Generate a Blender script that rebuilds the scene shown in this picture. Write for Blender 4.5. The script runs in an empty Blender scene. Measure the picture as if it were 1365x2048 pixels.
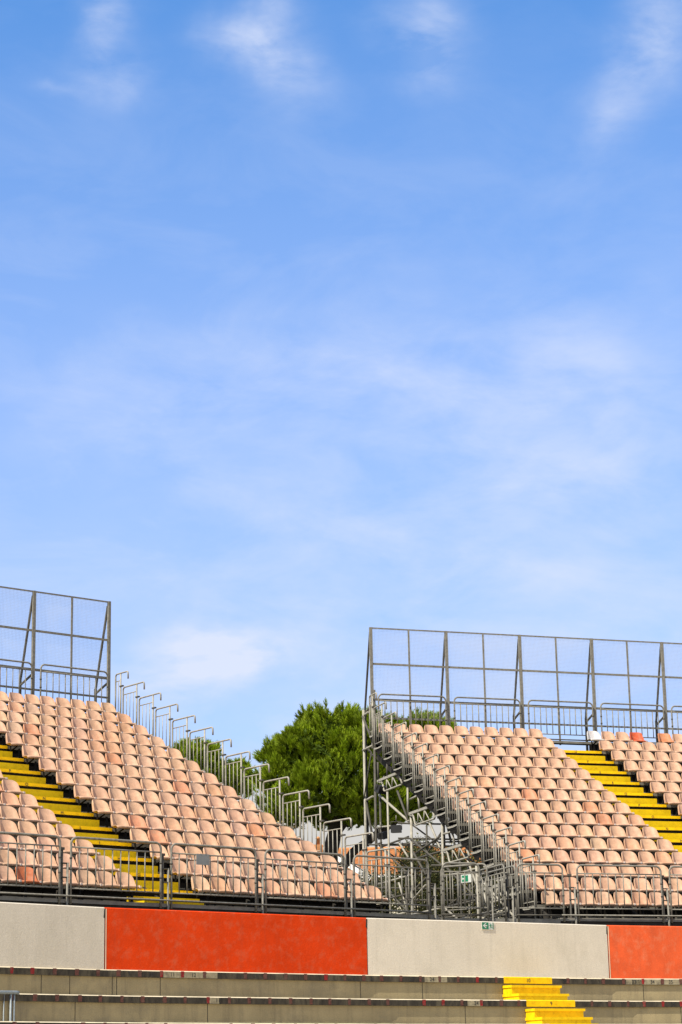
import bpy, math, random
from math import radians as R_, sin, cos, pi
from mathutils import Matrix, Vector
import numpy as np
random.seed(7)
sc = bpy.context.scene
col = sc.collection

# ------------------------------------------------------------------ camera
F, PITCH, ROLL = 4402.9, 0.259164, -0.019413          # focal length in photo pixels
_up0 = Vector((0, -sin(PITCH), cos(PITCH))); _rt0 = Vector((1, 0, 0))
FW = Vector((0, cos(PITCH), sin(PITCH)))
RT = _rt0 * cos(ROLL) + _up0 * sin(ROLL)
UP = _up0 * cos(ROLL) - _rt0 * sin(ROLL)
cam = bpy.data.objects.new('camera', bpy.data.cameras.new('camera')); col.objects.link(cam)
cam.data.sensor_fit = 'VERTICAL'; cam.data.sensor_height = 36; cam.data.lens = F / 2048 * 36
cam.data.clip_start = 0.5; cam.data.clip_end = 20000
cam.matrix_world = Matrix(((RT.x, UP.x, -FW.x, 0), (RT.y, UP.y, -FW.y, 0), (RT.z, UP.z, -FW.z, 0), (0, 0, 0, 1)))
sc.camera = cam
def at(px, py, Y):                                      # the point seen at a photo pixel, Y metres away
    d = FW + RT * ((px - 682.5) / F) + UP * ((1024 - py) / F)
    return d * (Y / d.y)

# ------------------------------------------------------------------ light
SUN_AZ, SUN_EL = 43.0, 51.0                             # degrees left of straight behind the camera, elevation
EXPOSURE = 0.70
SKY = 0.075
sd = Vector((-cos(R_(SUN_EL)) * sin(R_(SUN_AZ)), -cos(R_(SUN_EL)) * cos(R_(SUN_AZ)), sin(R_(SUN_EL))))
sl = bpy.data.lights.new('sun', 'SUN'); sl.energy = 4.8; sl.angle = R_(0.5); sl.color = (1.0, 0.90, 0.74)
so = bpy.data.objects.new('sun', sl); col.objects.link(so)
so.rotation_euler = sd.to_track_quat('Z', 'Y').to_euler()
so.location = (-60, -40, 120)
sc.view_settings.view_transform = 'Standard'; sc.view_settings.look = 'None'
sc.view_settings.exposure = EXPOSURE; sc.view_settings.gamma = 1
sc.render.engine = 'CYCLES'
sc.cycles.max_bounces = 6; sc.cycles.diffuse_bounces = 3; sc.cycles.glossy_bounces = 3; sc.cycles.transparent_max_bounces = 8
sc.cycles.use_adaptive_sampling = False
world = bpy.data.worlds.new('World'); sc.world = world; world.use_nodes = True
def build_world():
    nt = world.node_tree; N = nt.nodes; L = nt.links; N.clear()
    def val(x):
        return x
    def M(op, a, b=None, c=None):
        n = N.new('ShaderNodeMath'); n.operation = op
        for i, v in enumerate((a, b, c)):
            if v is None: continue
            if isinstance(v, (int, float)): n.inputs[i].default_value = v
            else: L.new(v, n.inputs[i])
        return n.outputs[0]
    out = N.new('ShaderNodeOutputWorld'); bg = N.new('ShaderNodeBackground')
    sky = N.new('ShaderNodeTexSky'); sky.sky_type = 'NISHITA'; sky.sun_disc = False
    sky.sun_elevation = R_(SUN_EL); sky.sun_rotation = R_(180 + SUN_AZ)
    sky.air_density = 1.0; sky.dust_density = 0.4; sky.ozone_density = 2.2; sky.altitude = 50
    tc = N.new('ShaderNodeTexCoord'); sx = N.new('ShaderNodeSeparateXYZ'); L.new(tc.outputs['Generated'], sx.inputs[0])
    X, Y, Z = sx.outputs
    az = M('ARCTAN2', X, Y); el = M('ARCSINE', Z)
    cv = N.new('ShaderNodeCombineXYZ'); L.new(az, cv.inputs[0]); L.new(el, cv.inputs[1])
    def noise(sx_, sy_, sc_, det=6, rough=.6, dist=0.0, off=0.0, rot=0.0):
        mp = N.new('ShaderNodeMapping'); mp.inputs['Scale'].default_value = (sx_, sy_, 1); mp.inputs['Location'].default_value = (off, off * .7, off); mp.inputs['Rotation'].default_value = (0, 0, R_(rot))
        L.new(cv.outputs[0], mp.inputs[0])
        n = N.new('ShaderNodeTexNoise'); n.inputs['Scale'].default_value = sc_; n.inputs['Detail'].default_value = det
        n.inputs['Roughness'].default_value = rough; n.inputs['Distortion'].default_value = dist
        L.new(mp.outputs[0], n.inputs['Vector']); return n.outputs['Fac']
    wx = M('MULTIPLY', M('SUBTRACT', noise(1, 1, 22, 4, .5, 0, 3.1), .5), .034)
    wy = M('MULTIPLY', M('SUBTRACT', noise(1, 1, 22, 4, .5, 0, 9.7), .5), .034)
    azw = M('ADD', az, wx); elw = M('ADD', el, wy)
    fib = noise(1, 2.3, 17, 7, .58, .25, 1.3, 22)
    fine = M('MULTIPLY', M('SUBTRACT', fib, .28), 2.9)
    tot = None
    # az, el (degrees), radii (degrees), strength: wisps and banks of thin cloud
    C = CLOUDS
    for (a, e, ra, re, s, rot) in C:
        da = M('SUBTRACT', azw, R_(a)); de = M('SUBTRACT', elw, R_(e))
        c_, s_ = cos(R_(rot)), sin(R_(rot))
        u = M('ADD', M('MULTIPLY', da, c_ / R_(ra)), M('MULTIPLY', de, s_ / R_(ra)))
        v = M('SUBTRACT', M('MULTIPLY', de, c_ / R_(re)), M('MULTIPLY', da, s_ / R_(re)))
        g = M('EXPONENT', M('MULTIPLY', M('ADD', M('MULTIPLY', u, u), M('MULTIPLY', v, v)), -1.0))
        g = M('MULTIPLY', g, s)
        tot = g if tot is None else M('ADD', tot, g)
    fn = N.new('ShaderNodeClamp'); L.new(fine, fn.inputs[0]); fn.inputs[1].default_value = 0.12; fn.inputs[2].default_value = 1.25
    dens = M('MULTIPLY', tot, fn.outputs[0])
    big = M('MULTIPLY', M('SUBTRACT', noise(1, 2.0, 13, 8, .6, .5, 5.5, 20), .42), 1.5)
    bc = N.new('ShaderNodeClamp'); L.new(big, bc.inputs[0]); bc.inputs[2].default_value = .34
    pale = N.new('ShaderNodeMapRange'); L.new(el, pale.inputs[0])
    for i, v in ((1, R_(28.5)), (2, R_(10.5)), (3, 0.05), (4, .55)): pale.inputs[i].default_value = v
    dens = M('ADD', dens, M('MULTIPLY', bc.outputs[0], M('MULTIPLY', pale.outputs[0], 1.5)))
    cl = N.new('ShaderNodeClamp'); L.new(dens, cl.inputs[0]); cl.inputs[2].default_value = .95
    # unseen bright cloud added overhead and behind as neutral fill light
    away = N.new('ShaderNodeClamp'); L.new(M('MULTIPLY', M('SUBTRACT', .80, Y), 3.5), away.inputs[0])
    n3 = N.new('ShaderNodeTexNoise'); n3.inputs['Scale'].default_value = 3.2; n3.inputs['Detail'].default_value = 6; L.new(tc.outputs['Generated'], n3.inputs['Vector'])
    fill_cloud = N.new('ShaderNodeClamp'); L.new(M('MULTIPLY', M('SUBTRACT', n3.outputs['Fac'], .40), 5.0), fill_cloud.inputs[0])
    fill_fac = M('MULTIPLY', fill_cloud.outputs[0], M('MULTIPLY', away.outputs[0], .9))
    hz = N.new('ShaderNodeMapRange'); hz.interpolation_type = 'SMOOTHSTEP'; L.new(el, hz.inputs[0])
    for i, v in ((1, R_(9.2)), (2, R_(7.0)), (3, 0.0), (4, .97)): hz.inputs[i].default_value = v
    # a clear, slightly deep blue
    tint = N.new('ShaderNodeMix'); tint.data_type = 'RGBA'; tint.blend_type = 'MULTIPLY'; tint.inputs[0].default_value = 1
    L.new(sky.outputs[0], tint.inputs[6]); tint.inputs[7].default_value = SKYTINT
    mp_ = N.new('ShaderNodeMix'); mp_.data_type = 'RGBA'; L.new(pale.outputs[0], mp_.inputs[0]); L.new(tint.outputs[2], mp_.inputs[6]); mp_.inputs[7].default_value = PALECOL
    mx = N.new('ShaderNodeMix'); mx.data_type = 'RGBA'; L.new(cl.outputs[0], mx.inputs[0])
    L.new(mp_.outputs[2], mx.inputs[6]); mx.inputs[7].default_value = CLOUDCOL
    m2 = N.new('ShaderNodeMix'); m2.data_type = 'RGBA'; L.new(fill_fac, m2.inputs[0]); L.new(mx.outputs[2], m2.inputs[6]); m2.inputs[7].default_value = FILLCOL
    m3 = N.new('ShaderNodeMix'); m3.data_type = 'RGBA'; L.new(hz.outputs[0], m3.inputs[0]); L.new(m2.outputs[2], m3.inputs[6]); m3.inputs[7].default_value = HAZECOL
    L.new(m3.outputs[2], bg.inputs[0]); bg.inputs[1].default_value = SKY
    L.new(bg.outputs[0], out.inputs[0])
def _ae(px, py):
    d = at(px, py, 1.0).normalized(); return math.degrees(math.atan2(d.x, d.y)), math.degrees(math.asin(d.z))
DPP = math.degrees(1 / F)
SKYTINT = (0.60, 1.36, 1.95, 1); PALECOL = (5.5, 5.5, 7.7, 1); CLOUDCOL = (6.1, 6.7, 8.3, 1); FILLCOL = (9.5, 9.0, 8.2, 1); HAZECOL = (5.7, 5.5, 5.15, 1)
CLOUDS = [(-6.4, 27.2, .6, 1.2, .6, -12), (-5.7, 26.0, .6, .7, .4, -30), (-2.3, 27.25, 1.25, .6, .72, 14), (-1.2, 26.0, 1.2, 1.0, .30, -35), (-2.0, 26.7, 1.3, .5, .3, -8), (2.9, 26.4, .9, .8, .3, -25), (2.6, 27.2, 1.1, 1.1, .5, -20),
          (8.7, 25.9, .8, 1.9, .5, -32), (7.4, 24.8, .6, .7, .25, -30), (-7.5, 25.9, .6, .15, .2, 0),
          (3.0, 18.2, 6.0, 1.5, .44, -6), (6.0, 15.6, 5.0, 1.4, .42, -8), (-5.0, 17.6, 4.2, 1.6, .27, 4), (0.5, 13.0, 8.0, 2.0, .25, 0),
          (-3.3, 11.2, 2.1, .75, 1.0, 3), (-4.4, 10.5, 1.5, .6, .7, 0), (-2.3, 11.0, .8, .5, .6, 0), (4, 10.0, 9, 1.8, .3, 0), (6.5, 18.6, 4.2, 1.0, .14, -24), (-1.5, 15.2, 4.5, .8, .2, -12), (4.5, 13.0, 5, .8, .22, -16), (9.2, 27.0, .9, 1.2, .3, -20)]
build_world()

# ------------------------------------------------------------------ materials
def mat(name, base, rough=.6, metal=0.0, var=.12, scale=6.0, stain=None, stain_amt=.0, stain_scale=2.0, stretch=(1, 1, 1), bump=0.0, bump_scale=60, objcol=False, spec=.4, transl=0.0, speck=0.0, streak=0.0):
    m = bpy.data.materials.new(name); m.use_nodes = True
    nt = m.node_tree; N = nt.nodes; L = nt.links; p = N['Principled BSDF']
    p.inputs['Roughness'].default_value = rough; p.inputs['Metallic'].default_value = metal; p.inputs['Specular IOR Level'].default_value = spec
    tc = N.new('ShaderNodeTexCoord'); mp = N.new('ShaderNodeMapping'); mp.inputs['Scale'].default_value = stretch
    oi = N.new('ShaderNodeObjectInfo')
    L.new(tc.outputs['Object'], mp.inputs[0])
    vm = N.new('ShaderNodeVectorMath'); vm.operation = 'ADD'
    cx = N.new('ShaderNodeVectorMath'); cx.operation = 'SCALE'; L.new(oi.outputs['Location'], cx.inputs[0]); cx.inputs['Scale'].default_value = 1.37
    L.new(mp.outputs[0], vm.inputs[0]); L.new(cx.outputs[0], vm.inputs[1])
    def noise(s, det=5, rg=.6):
        n = N.new('ShaderNodeTexNoise'); n.inputs['Scale'].default_value = s; n.inputs['Detail'].default_value = det; n.inputs['Roughness'].default_value = rg
        L.new(vm.outputs[0], n.inputs['Vector']); return n.outputs['Fac']
    def ramp(f, a, b, lo, hi):
        r = N.new('ShaderNodeMapRange'); r.inputs[1].default_value = a; r.inputs[2].default_value = b; r.inputs[3].default_value = lo; r.inputs[4].default_value = hi
        L.new(f, r.inputs[0]); return r.outputs[0]
    def mix(fac, a, b, mode='MIX'):
        x = N.new('ShaderNodeMix'); x.data_type = 'RGBA'; x.blend_type = mode
        if isinstance(fac, (int, float)): x.inputs[0].default_value = fac
        else: L.new(fac, x.inputs[0])
        for i, v in ((6, a), (7, b)):
            if isinstance(v, tuple): x.inputs[i].default_value = (*v, 1)
            else: L.new(v, x.inputs[i])
        return x.outputs[2]
    c = oi.outputs['Color'] if objcol else None
    b0 = tuple(base)
    if c is None:
        rgb = N.new('ShaderNodeRGB'); rgb.outputs[0].default_value = (*b0, 1); c = rgb.outputs[0]
    hsv = N.new('ShaderNodeHueSaturation'); L.new(c, hsv.inputs['Color']); L.new(ramp(noise(scale), .3, .7, 1 - var, 1 + var), hsv.inputs['Value'])
    c = hsv.outputs[0]
    if stain is not None:
        c = mix(ramp(noise(stain_scale, 7, .68), .5, .72, 0, stain_amt), c, tuple(stain))
    if streak:
        m2 = N.new('ShaderNodeMapping'); m2.inputs['Scale'].default_value = (7, 7, .45); L.new(tc.outputs['Object'], m2.inputs[0])
        n2 = N.new('ShaderNodeTexNoise'); n2.inputs['Scale'].default_value = 1.0; n2.inputs['Detail'].default_value = 6; n2.inputs['Roughness'].default_value = .65; L.new(m2.outputs[0], n2.inputs['Vector'])
        c = mix(ramp(n2.outputs['Fac'], .50, .75, 0, streak), c, (.12, .10, .07))
    if speck:
        c = mix(ramp(noise(90, 3, .7), .35, .65, 0, speck), c, (0.0, 0.0, 0.0), 'MIX')
    L.new(c, p.inputs['Base Color'])
    if transl:
        tr = N.new('ShaderNodeBsdfTranslucent'); L.new(c, tr.inputs[0]); ms = N.new('ShaderNodeMixShader'); ms.inputs[0].default_value = transl
        L.new(p.outputs[0], ms.inputs[1]); L.new(tr.outputs[0], ms.inputs[2]); L.new(ms.outputs[0], N['Material Output'].inputs[0])
    if bump:
        bp = N.new('ShaderNodeBump'); bp.inputs['Strength'].default_value = bump; bp.inputs['Distance'].default_value = .01
        L.new(noise(bump_scale, 4), bp.inputs['Height']); L.new(bp.outputs[0], p.inputs['Normal'])
    return m
MT = dict(
    edge=mat('dark_edge_beam', (.032, .03, .026), .85, 0, .3, 6, spec=.15),
    steel=mat('galvanised_steel', (.175, .168, .142), .6, .05, .3, 14, (.085, .078, .062), .65, 9, spec=.3),  # darker copy: the barriers' shading is put into the colour
    steel_bright=mat('sunlit_galvanised_steel', (.285, .272, .228), .6, .05, .3, 14, (.12, .11, .088), .65, 7, spec=.35),  # same steel, lighter: sunlight on rails and scaffold put into the colour
    steel_dark=mat('weathered_steel', (.075, .071, .06), .7, .05, .3, 10, (.035, .03, .024), .6, 5, spec=.2),
    steel_blue=mat('blue_grey_steel', (.16, .19, .21), .5, .3, .2, 12, (.3, .3, .27), .5, 20),
    wire=mat('fence_wire', (.26, .26, .25), .5, .1, .1),
    deck=mat('deck_edge_steel', (.19, .182, .155), .7, .05, .25, 5, (.12, .11, .09), .7, 3),
    ply=mat('dark_plywood', (.011, .010, .009), .9, 0, .25, 4, spec=.1),  # plywood; also darkens posts, boards and sheets where shade falls
    seat=mat('faded_seat_plastic', (.6, .36, .25),   .6, 0, .19, 8, (.38, .255, .175), .65, 10, objcol=True, speck=.16, bump=.05),
    clip=mat('number_clip', (.55, .47, .42), .5, 0, .1),
    yellow=mat('yellow_paint', (.79, .52, .003), .6, 0, .10, 5, (.46, .27, .004), .7, 9, bump=.04, speck=.10, spec=.15),
    black=mat('black_paint', (.02, .02, .02), .5, 0, .1),
    conc=mat('weathered_concrete', (.33, .272, .152), .9, 0, .15, 1.3, (.19, .165, .11), .7, 1.1, bump=.4, bump_scale=25, speck=.26, streak=.45),
    conc_top=mat('worn_concrete_edge', (.55, .48, .34), .9, 0, .2, 3),
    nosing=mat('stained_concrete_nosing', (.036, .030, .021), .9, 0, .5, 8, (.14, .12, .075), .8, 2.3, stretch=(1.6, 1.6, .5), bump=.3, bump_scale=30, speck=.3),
    nosing_pale=mat('pale_concrete_nosing', (.28, .245, .16), .9, 0, .3, 7, (.07, .06, .045), .8, 6, speck=.25),
    red=mat('red_mark_paint', (.19, .006, .007), .8, 0, .4, 18, (.12, .09, .065), .9, 14),
    red_faded=mat('faded_red_mark', (.10, .034, .025), .85, 0, .45, 18, (.07, .06, .045), .9, 9),
    cream=mat('cream_wall_paint', (.625, .57, .47), .85, 0, .05, 1.2, (.50, .455, .36), .55, 1.3, stretch=(1, 1, .7), bump=.55, bump_scale=45, speck=.20, streak=.12),
    orange=mat('orange_red_wall_paint', (.63, .047, .004), .9, 0, .13, 2.2, (.56, .13, .06), .55, 5.0, bump=.5, bump_scale=30, speck=.20, spec=.12, streak=.12),
    orange_pale=mat('sun_bleached_orange_paint', (.64, .088, .018), .9, 0, .14, 3.5, (.62, .20, .10), .6, 5.0, stretch=(1, 1, .8), bump=.35, bump_scale=45, speck=.17, streak=.10),
    groove=mat('dark_joint', (.03, .026, .02), .9),
    green=mat('exit_sign_green', (.004, .16, .075), .4),
    white=mat('white_enamel', (.50, .52, .49), .45),
    plate=mat('grey_plate', (.19, .205, .205), .5, .2),
    black_case=mat('black_housing', (.013, .013, .014), .5),
    bark=mat('pine_bark', (.020, .016, .013), .95, 0, .4, 8, (.06, .045, .034), .5, 6, bump=.6, bump_scale=14),
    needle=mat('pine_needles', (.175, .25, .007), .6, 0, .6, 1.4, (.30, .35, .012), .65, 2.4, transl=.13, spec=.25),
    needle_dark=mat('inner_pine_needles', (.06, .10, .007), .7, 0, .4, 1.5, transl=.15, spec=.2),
    leaf=mat('olive_leaves', (.042, .050, .013), .6, 0, .5, 3, (.10, .10, .035), .6, 5, transl=.2, spec=.3),
    leaf_yellow=mat('yellowing_leaves', (.16, .14, .03), .6, 0, .4, 3, transl=.2),
    tile=mat('terracotta_roof_tiles', (.42, .185, .068), .85, 0, .28, 5, (.26, .09, .035), .6, 3),
    stucco=mat('pale_stucco', (.62, .58, .47), .9, 0, .06, 2),
    stucco_y=mat('ochre_stucco', (.60, .46, .20), .9, 0, .06, 2),
    fascia=mat('white_bargeboard', (.8, .8, .8), .6),
    soil=mat('bare_ground', (.20, .18, .12), .95, 0, .25, .3, (.12, .12, .05), .6, .1),
    bounce_ground=mat('pale_bounce_ground', (.40, .34, .24), .95, 0, .2, .3),  # unseen ground, coloured pale to bounce warm light onto the walls
    clamp=mat('yellow_clamp', (.5, .40, .08), .6, .2, .2),
)

# ------------------------------------------------------------------ mesh helpers
class MB:
    def __init__(s): s.v = []; s.f = []; s.m = []; s.sm = []
    def quad(s, pts, mi=0, smooth=False):
        k = len(s.v); s.v += [tuple(p) for p in pts]; s.f.append(tuple(range(k, k + len(pts)))); s.m.append(mi); s.sm.append(smooth); return s
    def box(s, a, b, mi=0, front=None):
        x0, y0, z0 = a; x1, y1, z1 = b; k = len(s.v)
        s.v += [(x0, y0, z0), (x1, y0, z0), (x1, y1, z0), (x0, y1, z0), (x0, y0, z1), (x1, y0, z1), (x1, y1, z1), (x0, y1, z1)]
        for i, q in enumerate(((0, 3, 2, 1), (4, 5, 6, 7), (0, 1, 5, 4), (1, 2, 6, 5), (2, 3, 7, 6), (3, 0, 4, 7))):
            s.f.append(tuple(k + j for j in q)); s.sm.append(False)
            s.m.append(front[i] if front else mi)
        return s
    def bar(s, p, q, w, h=None, mi=0, upv=(0, 0, 1)):     # rectangular bar between two points
        p = Vector(p); q = Vector(q); h = h or w; d = (q - p).normalized(); u = d.cross(Vector(upv))
        if u.length < 1e-4: u = d.cross(Vector((1, 0, 0)))
        u.normalize(); v = u.cross(d).normalized(); k = len(s.v)
        for e in (p, q):
            for a, b in ((-1, -1), (1, -1), (1, 1), (-1, 1)): s.v.append(tuple(e + u * (a * w / 2) + v * (b * h / 2)))
        for f in ((3, 2, 1, 0), (4, 5, 6, 7), (0, 1, 5, 4), (1, 2, 6, 5), (2, 3, 7, 6), (3, 0, 4, 7)):
            s.f.append(tuple(k + j for j in f)); s.m.append(mi); s.sm.append(False)
        return s
    def tube(s, pts, r, seg=8, mi=0, closed_ends=True):
        pts = [Vector(p) for p in pts]; n = len(pts); rr = r if isinstance(r, (list, tuple)) else [r] * n
        t0 = (pts[1] - pts[0]).normalized(); u = t0.cross(Vector((0, 0, 1)))
        if u.length < 1e-3: u = t0.cross(Vector((0, 1, 0)))
        u.normalize(); k = len(s.v); pt = t0
        for i, p in enumerate(pts):
            t = (pts[min(i + 1, n - 1)] - pts[max(i - 1, 0)]).normalized()
            ax = pt.cross(t)
            if ax.length > 1e-6: u = Matrix.Rotation(pt.angle(t), 3, ax.normalized()) @ u
            pt = t; u = (u - t * u.dot(t)).normalized(); w = t.cross(u)
            for j in range(seg):
                a = 2 * pi * j / seg; s.v.append(tuple(p + (u * cos(a) + w * sin(a)) * rr[i]))
        for i in range(n - 1):
            for j in range(seg):
                a = k + i * seg + j; b = k + i * seg + (j + 1) % seg
                s.f.append((a, b, b + seg, a + seg)); s.m.append(mi); s.sm.append(True)
        if closed_ends:
            s.f.append(tuple(k + j for j in range(seg - 1, -1, -1))); s.m.append(mi); s.sm.append(False)
            s.f.append(tuple(k + (n - 1) * seg + j for j in range(seg))); s.m.append(mi); s.sm.append(False)
        return s
    def grid(s, rows, mi=0, smooth=True, flip=False):
        k = len(s.v); nr = len(rows); nc = len(rows[0])
        for r in rows: s.v += [tuple(p) for p in r]
        for i in range(nr - 1):
            for j in range(nc - 1):
                q = (k + i * nc + j, k + i * nc + j + 1, k + (i + 1) * nc + j + 1, k + (i + 1) * nc + j)
                s.f.append(q[::-1] if flip else q); s.m.append(mi); s.sm.append(smooth)
        return s
    def mesh(s, name, *mats):
        me = bpy.data.meshes.new(name); me.from_pydata(s.v, [], s.f)
        for m in mats: me.materials.append(MT[m])
        me.polygons.foreach_set('material_index', s.m); me.polygons.foreach_set('use_smooth', s.sm); me.update(); return me
def link(name, me, parent=None):
    o = bpy.data.objects.new(name, me); col.objects.link(o)
    if parent is not None: o.parent = parent
    return o
def tag(o, label=None, cat=None, group=None, kind=None):
    if label: o['label'] = label
    if cat: o['category'] = cat
    if group: o['group'] = group
    if kind: o['kind'] = kind
    return o
def thing(name, mw, label, cat, group=None):
    o = link(name, None); o.matrix_world = mw; o.empty_display_size = .2
    return tag(o, label, cat, group)
def dup(src, mw, label=None, group=None):
    r = src.copy(); col.objects.link(r); r.matrix_world = mw
    if label: r['label'] = label
    if group: r['group'] = group
    for ch in src.children:
        c = ch.copy(); col.objects.link(c); c.parent = r
        for g in ch.children:
            d = g.copy(); col.objects.link(d); d.parent = c
    return r
T = lambda x, y, z: Matrix.Translation((x, y, z))
ORD = ['zeroth', 'first', 'second', 'third', 'fourth', 'fifth', 'sixth', 'seventh', 'eighth', 'ninth', 'tenth', 'eleventh', 'twelfth', 'thirteenth', 'fourteenth', 'fifteenth']
def arc_pts(c, r, a0, a1, n, plane):                     # points of a bend; plane = (axis1, axis2) vectors
    e1, e2 = Vector(plane[0]), Vector(plane[1]); c = Vector(c)
    return [c + (e1 * cos(R_(a0 + (a1 - a0) * i / n)) + e2 * sin(R_(a0 + (a1 - a0) * i / n))) * r for i in range(n + 1)]

# ------------------------------------------------------------------ measured layout
S_, D_, H_ = 0.48, 0.80777, 0.42357                      # seat spacing, row depth, row rise
GAP = 1.926                                              # first seat across the aisle, from the seat beside it
def stand_matrix(o, th): return Matrix.Translation(o) @ Matrix.Rotation(th, 4, 'Z')
ML = stand_matrix((-3.258, 48.049, 4.6635), 0.673983)
MR = stand_matrix((4.829, 53.806, 4.7039), 0.329172)
TREAD = -.755                                            # tread level below the top of the backrest of its row
WP = [Vector((-9.53, 39.21)), Vector((-4.77, 43.63)), Vector((.38, 47.54)), Vector((5.89, 51.05)), Vector((11.80, 53.77))]
WZ0, WZ1 = 2.455, 3.655
WT = [(WP[i + 1] - WP[i]).normalized() for i in range(4)]
WN = [Vector((-t.y, t.x)) for t in WT]
def offs(o):
    pts = [WP[0] - WN[0] * o]
    for i in range(1, 4):
        m = (WN[i - 1] + WN[i]).normalized(); m = m / m.dot(WN[i]); pts.append(WP[i] - m * o)
    pts.append(WP[4] - WN[3] * o); return pts
def seg_matrix(i, o, z):                                 # frame of wall segment i, x along it, y into the bank
    p = offs(o)[i]; return Matrix.Translation((p.x, p.y, z)) @ Matrix.Rotation(math.atan2(WT[i].y, WT[i].x), 4, 'Z')
def seg_len(i, o): q = offs(o); return (q[i + 1] - q[i]).length

# ------------------------------------------------------------------ ground
g = MB(); g.quad([(-3000, -3000, -1.9), (3000, -3000, -1.9), (3000, 3000, -1.9), (-3000, 3000, -1.9)])
tag(link('ground', g.mesh('ground', 'bounce_ground')), kind='structure')
g = MB(); b = offs(-.02)
far = [b[0] + Vector((-200, -120)), b[0] + Vector((-220, 300)), b[4] + Vector((300, 300)), b[4] + Vector((240, 90))]
g.v = [(p.x, p.y, 2.44) for p in b] + [(p.x, p.y, 2.44) for p in reversed(far)]
g.f = [tuple(range(len(g.v)))]; g.m = [0]; g.sm = [False]
tag(link('embankment', g.mesh('embankment', 'soil')), kind='structure')

# ------------------------------------------------------------------ stepped concrete terrace
RISE, RUN, NO = .53, .75, .12
def text_mesh(s, size, m, depth=.002):
    cu = bpy.data.curves.new('lettering', 'FONT'); cu.body = s; cu.size = size; cu.align_x = 'CENTER'; cu.align_y = 'CENTER'; cu.extrude = depth
    o = bpy.data.objects.new('lettering', cu); col.objects.link(o)
    dg = bpy.context.evaluated_depsgraph_get(); me = bpy.data.meshes.new_from_object(o.evaluated_get(dg)); bpy.data.objects.remove(o)
    me.materials.clear(); me.materials.append(MT[m]); return me
UPRIGHT = Matrix.Rotation(pi / 2, 4, 'X')                # text facing -y
tier_words = ['topmost dark edged concrete tier directly under the painted wall', 'second concrete tier below the painted wall', 'third concrete tier down below the painted wall']
tiers = []
def sweep(mb, prof, cuts, mi):
    # profile points (offset from the wall, z) swept along the wall line
    rows = []
    for (o, z) in prof: rows.append([(p.x, p.y, z) for p in offs(o)])
    for i in range(len(rows) - 1):
        a, b_ = rows[i], rows[i + 1]
        for j in range(4): mb.quad([a[j], a[j + 1], b_[j + 1], b_[j]], mi[i])
for k in range(8):
    z = WZ0 - RISE * k; o = NO + RUN * k; back = -.15 if k == 0 else o - RUN + .045
    lab = tier_words[k] if k < 3 else 'concrete tier number %s down the terrace' % ORD[k + 1]
    t = thing('concrete_tier', Matrix.Identity(4), lab, 'terrace step', 'concrete terrace tiers')
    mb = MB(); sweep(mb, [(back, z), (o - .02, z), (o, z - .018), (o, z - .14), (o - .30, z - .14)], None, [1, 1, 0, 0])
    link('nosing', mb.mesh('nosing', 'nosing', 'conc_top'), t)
    mb = MB(); sweep(mb, [(o - .045, z - .14), (o - .045, z - RISE)], None, [0])
    link('riser', mb.mesh('riser', 'conc'), t); tiers.append(t)
    if k == 7: continue
def on_seg(i, x, o, z): return seg_matrix(i, o, z) @ T(x, 0, 0)
def place(name, me, mw, parent): ob = link(name, me); ob.parent = parent; ob.matrix_parent_inverse = Matrix.Identity(4); ob.matrix_world = mw; ob.matrix_local = parent.matrix_world.inverted() @ mw; return ob
rm = []
for q in range(5):
    mb = MB(); n = 7; w = .085 * random.uniform(.8, 1.15)
    lo = [(-w / 2 + random.uniform(-.008, .008), -.004, -.128 + .02 * j) for j in range(n)]; hi = [(w / 2 + random.uniform(-.012, .012), -.004, -.128 + .02 * j) for j in range(n)]
    mb.grid([lo, hi]); rm.append((mb.mesh('seat_mark', 'red'), mb.mesh('seat_mark', 'red_faded')))
numcache = {}
def number(n, size=.115):
    if n not in numcache: numcache[n] = text_mesh(n, size, 'black')
    return numcache[n]
strong = {0: [(1, 1.22), (3, .86), (2, 2.80), (0, 4.74), (2, 4.90), (1, 1.76)], 1: [(1, 1.76), (2, .85), (3, .78), (2, 2.38), (2, 1.39), (3, 1.24)]}
for k in (0, 1, 2):
    o = NO + RUN * k; z = WZ0 - RISE * k; sh = .03 * k
    for i in range(4):
        Ln = seg_len(i, o); x = (.24 if i != 3 else .30) + (sh if i < 3 else -sh)
        while x < Ln - .05:
            if not (i == 2 and 3.40 < x < 4.85) and random.random() > .1:
                st = any(a == i and abs(x - b_) < .2 for a, b_ in strong.get(k, []))
                place('seat_mark', random.choice(rm)[0 if st or random.random() < .06 else 1], on_seg(i, x + random.uniform(-.02, .02), o, z), tiers[k])
            x += .5
nums = [(0, 1, .98 + .5 * j, str(10 + j)) for j in range(-1, 12) if j not in (3, 4, 6, 7, 8, 9)] + [(0, 2, 1.03, '23'), (0, 2, 1.55, '24'), (0, 2, 5.15, '29'), (0, 2, 6.15, '31'), (0, 3, .05 + .02, '32'), (0, 3, .56, '33'), (0, 3, 1.05, '34'), (0, 3, 1.54, '35'),
        (1, 1, 2.02, '11'), (1, 2, 2.13, '24'), (1, 3, 1.03, '34'), (1, 3, 1.52, '35')]
for k, i, x, s in nums:
    if x < .15: continue
    place('seat_number', number(s), on_seg(i, x, NO + RUN * k + .003, WZ0 - RISE * k - .078) @ UPRIGHT, tiers[k])
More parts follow.
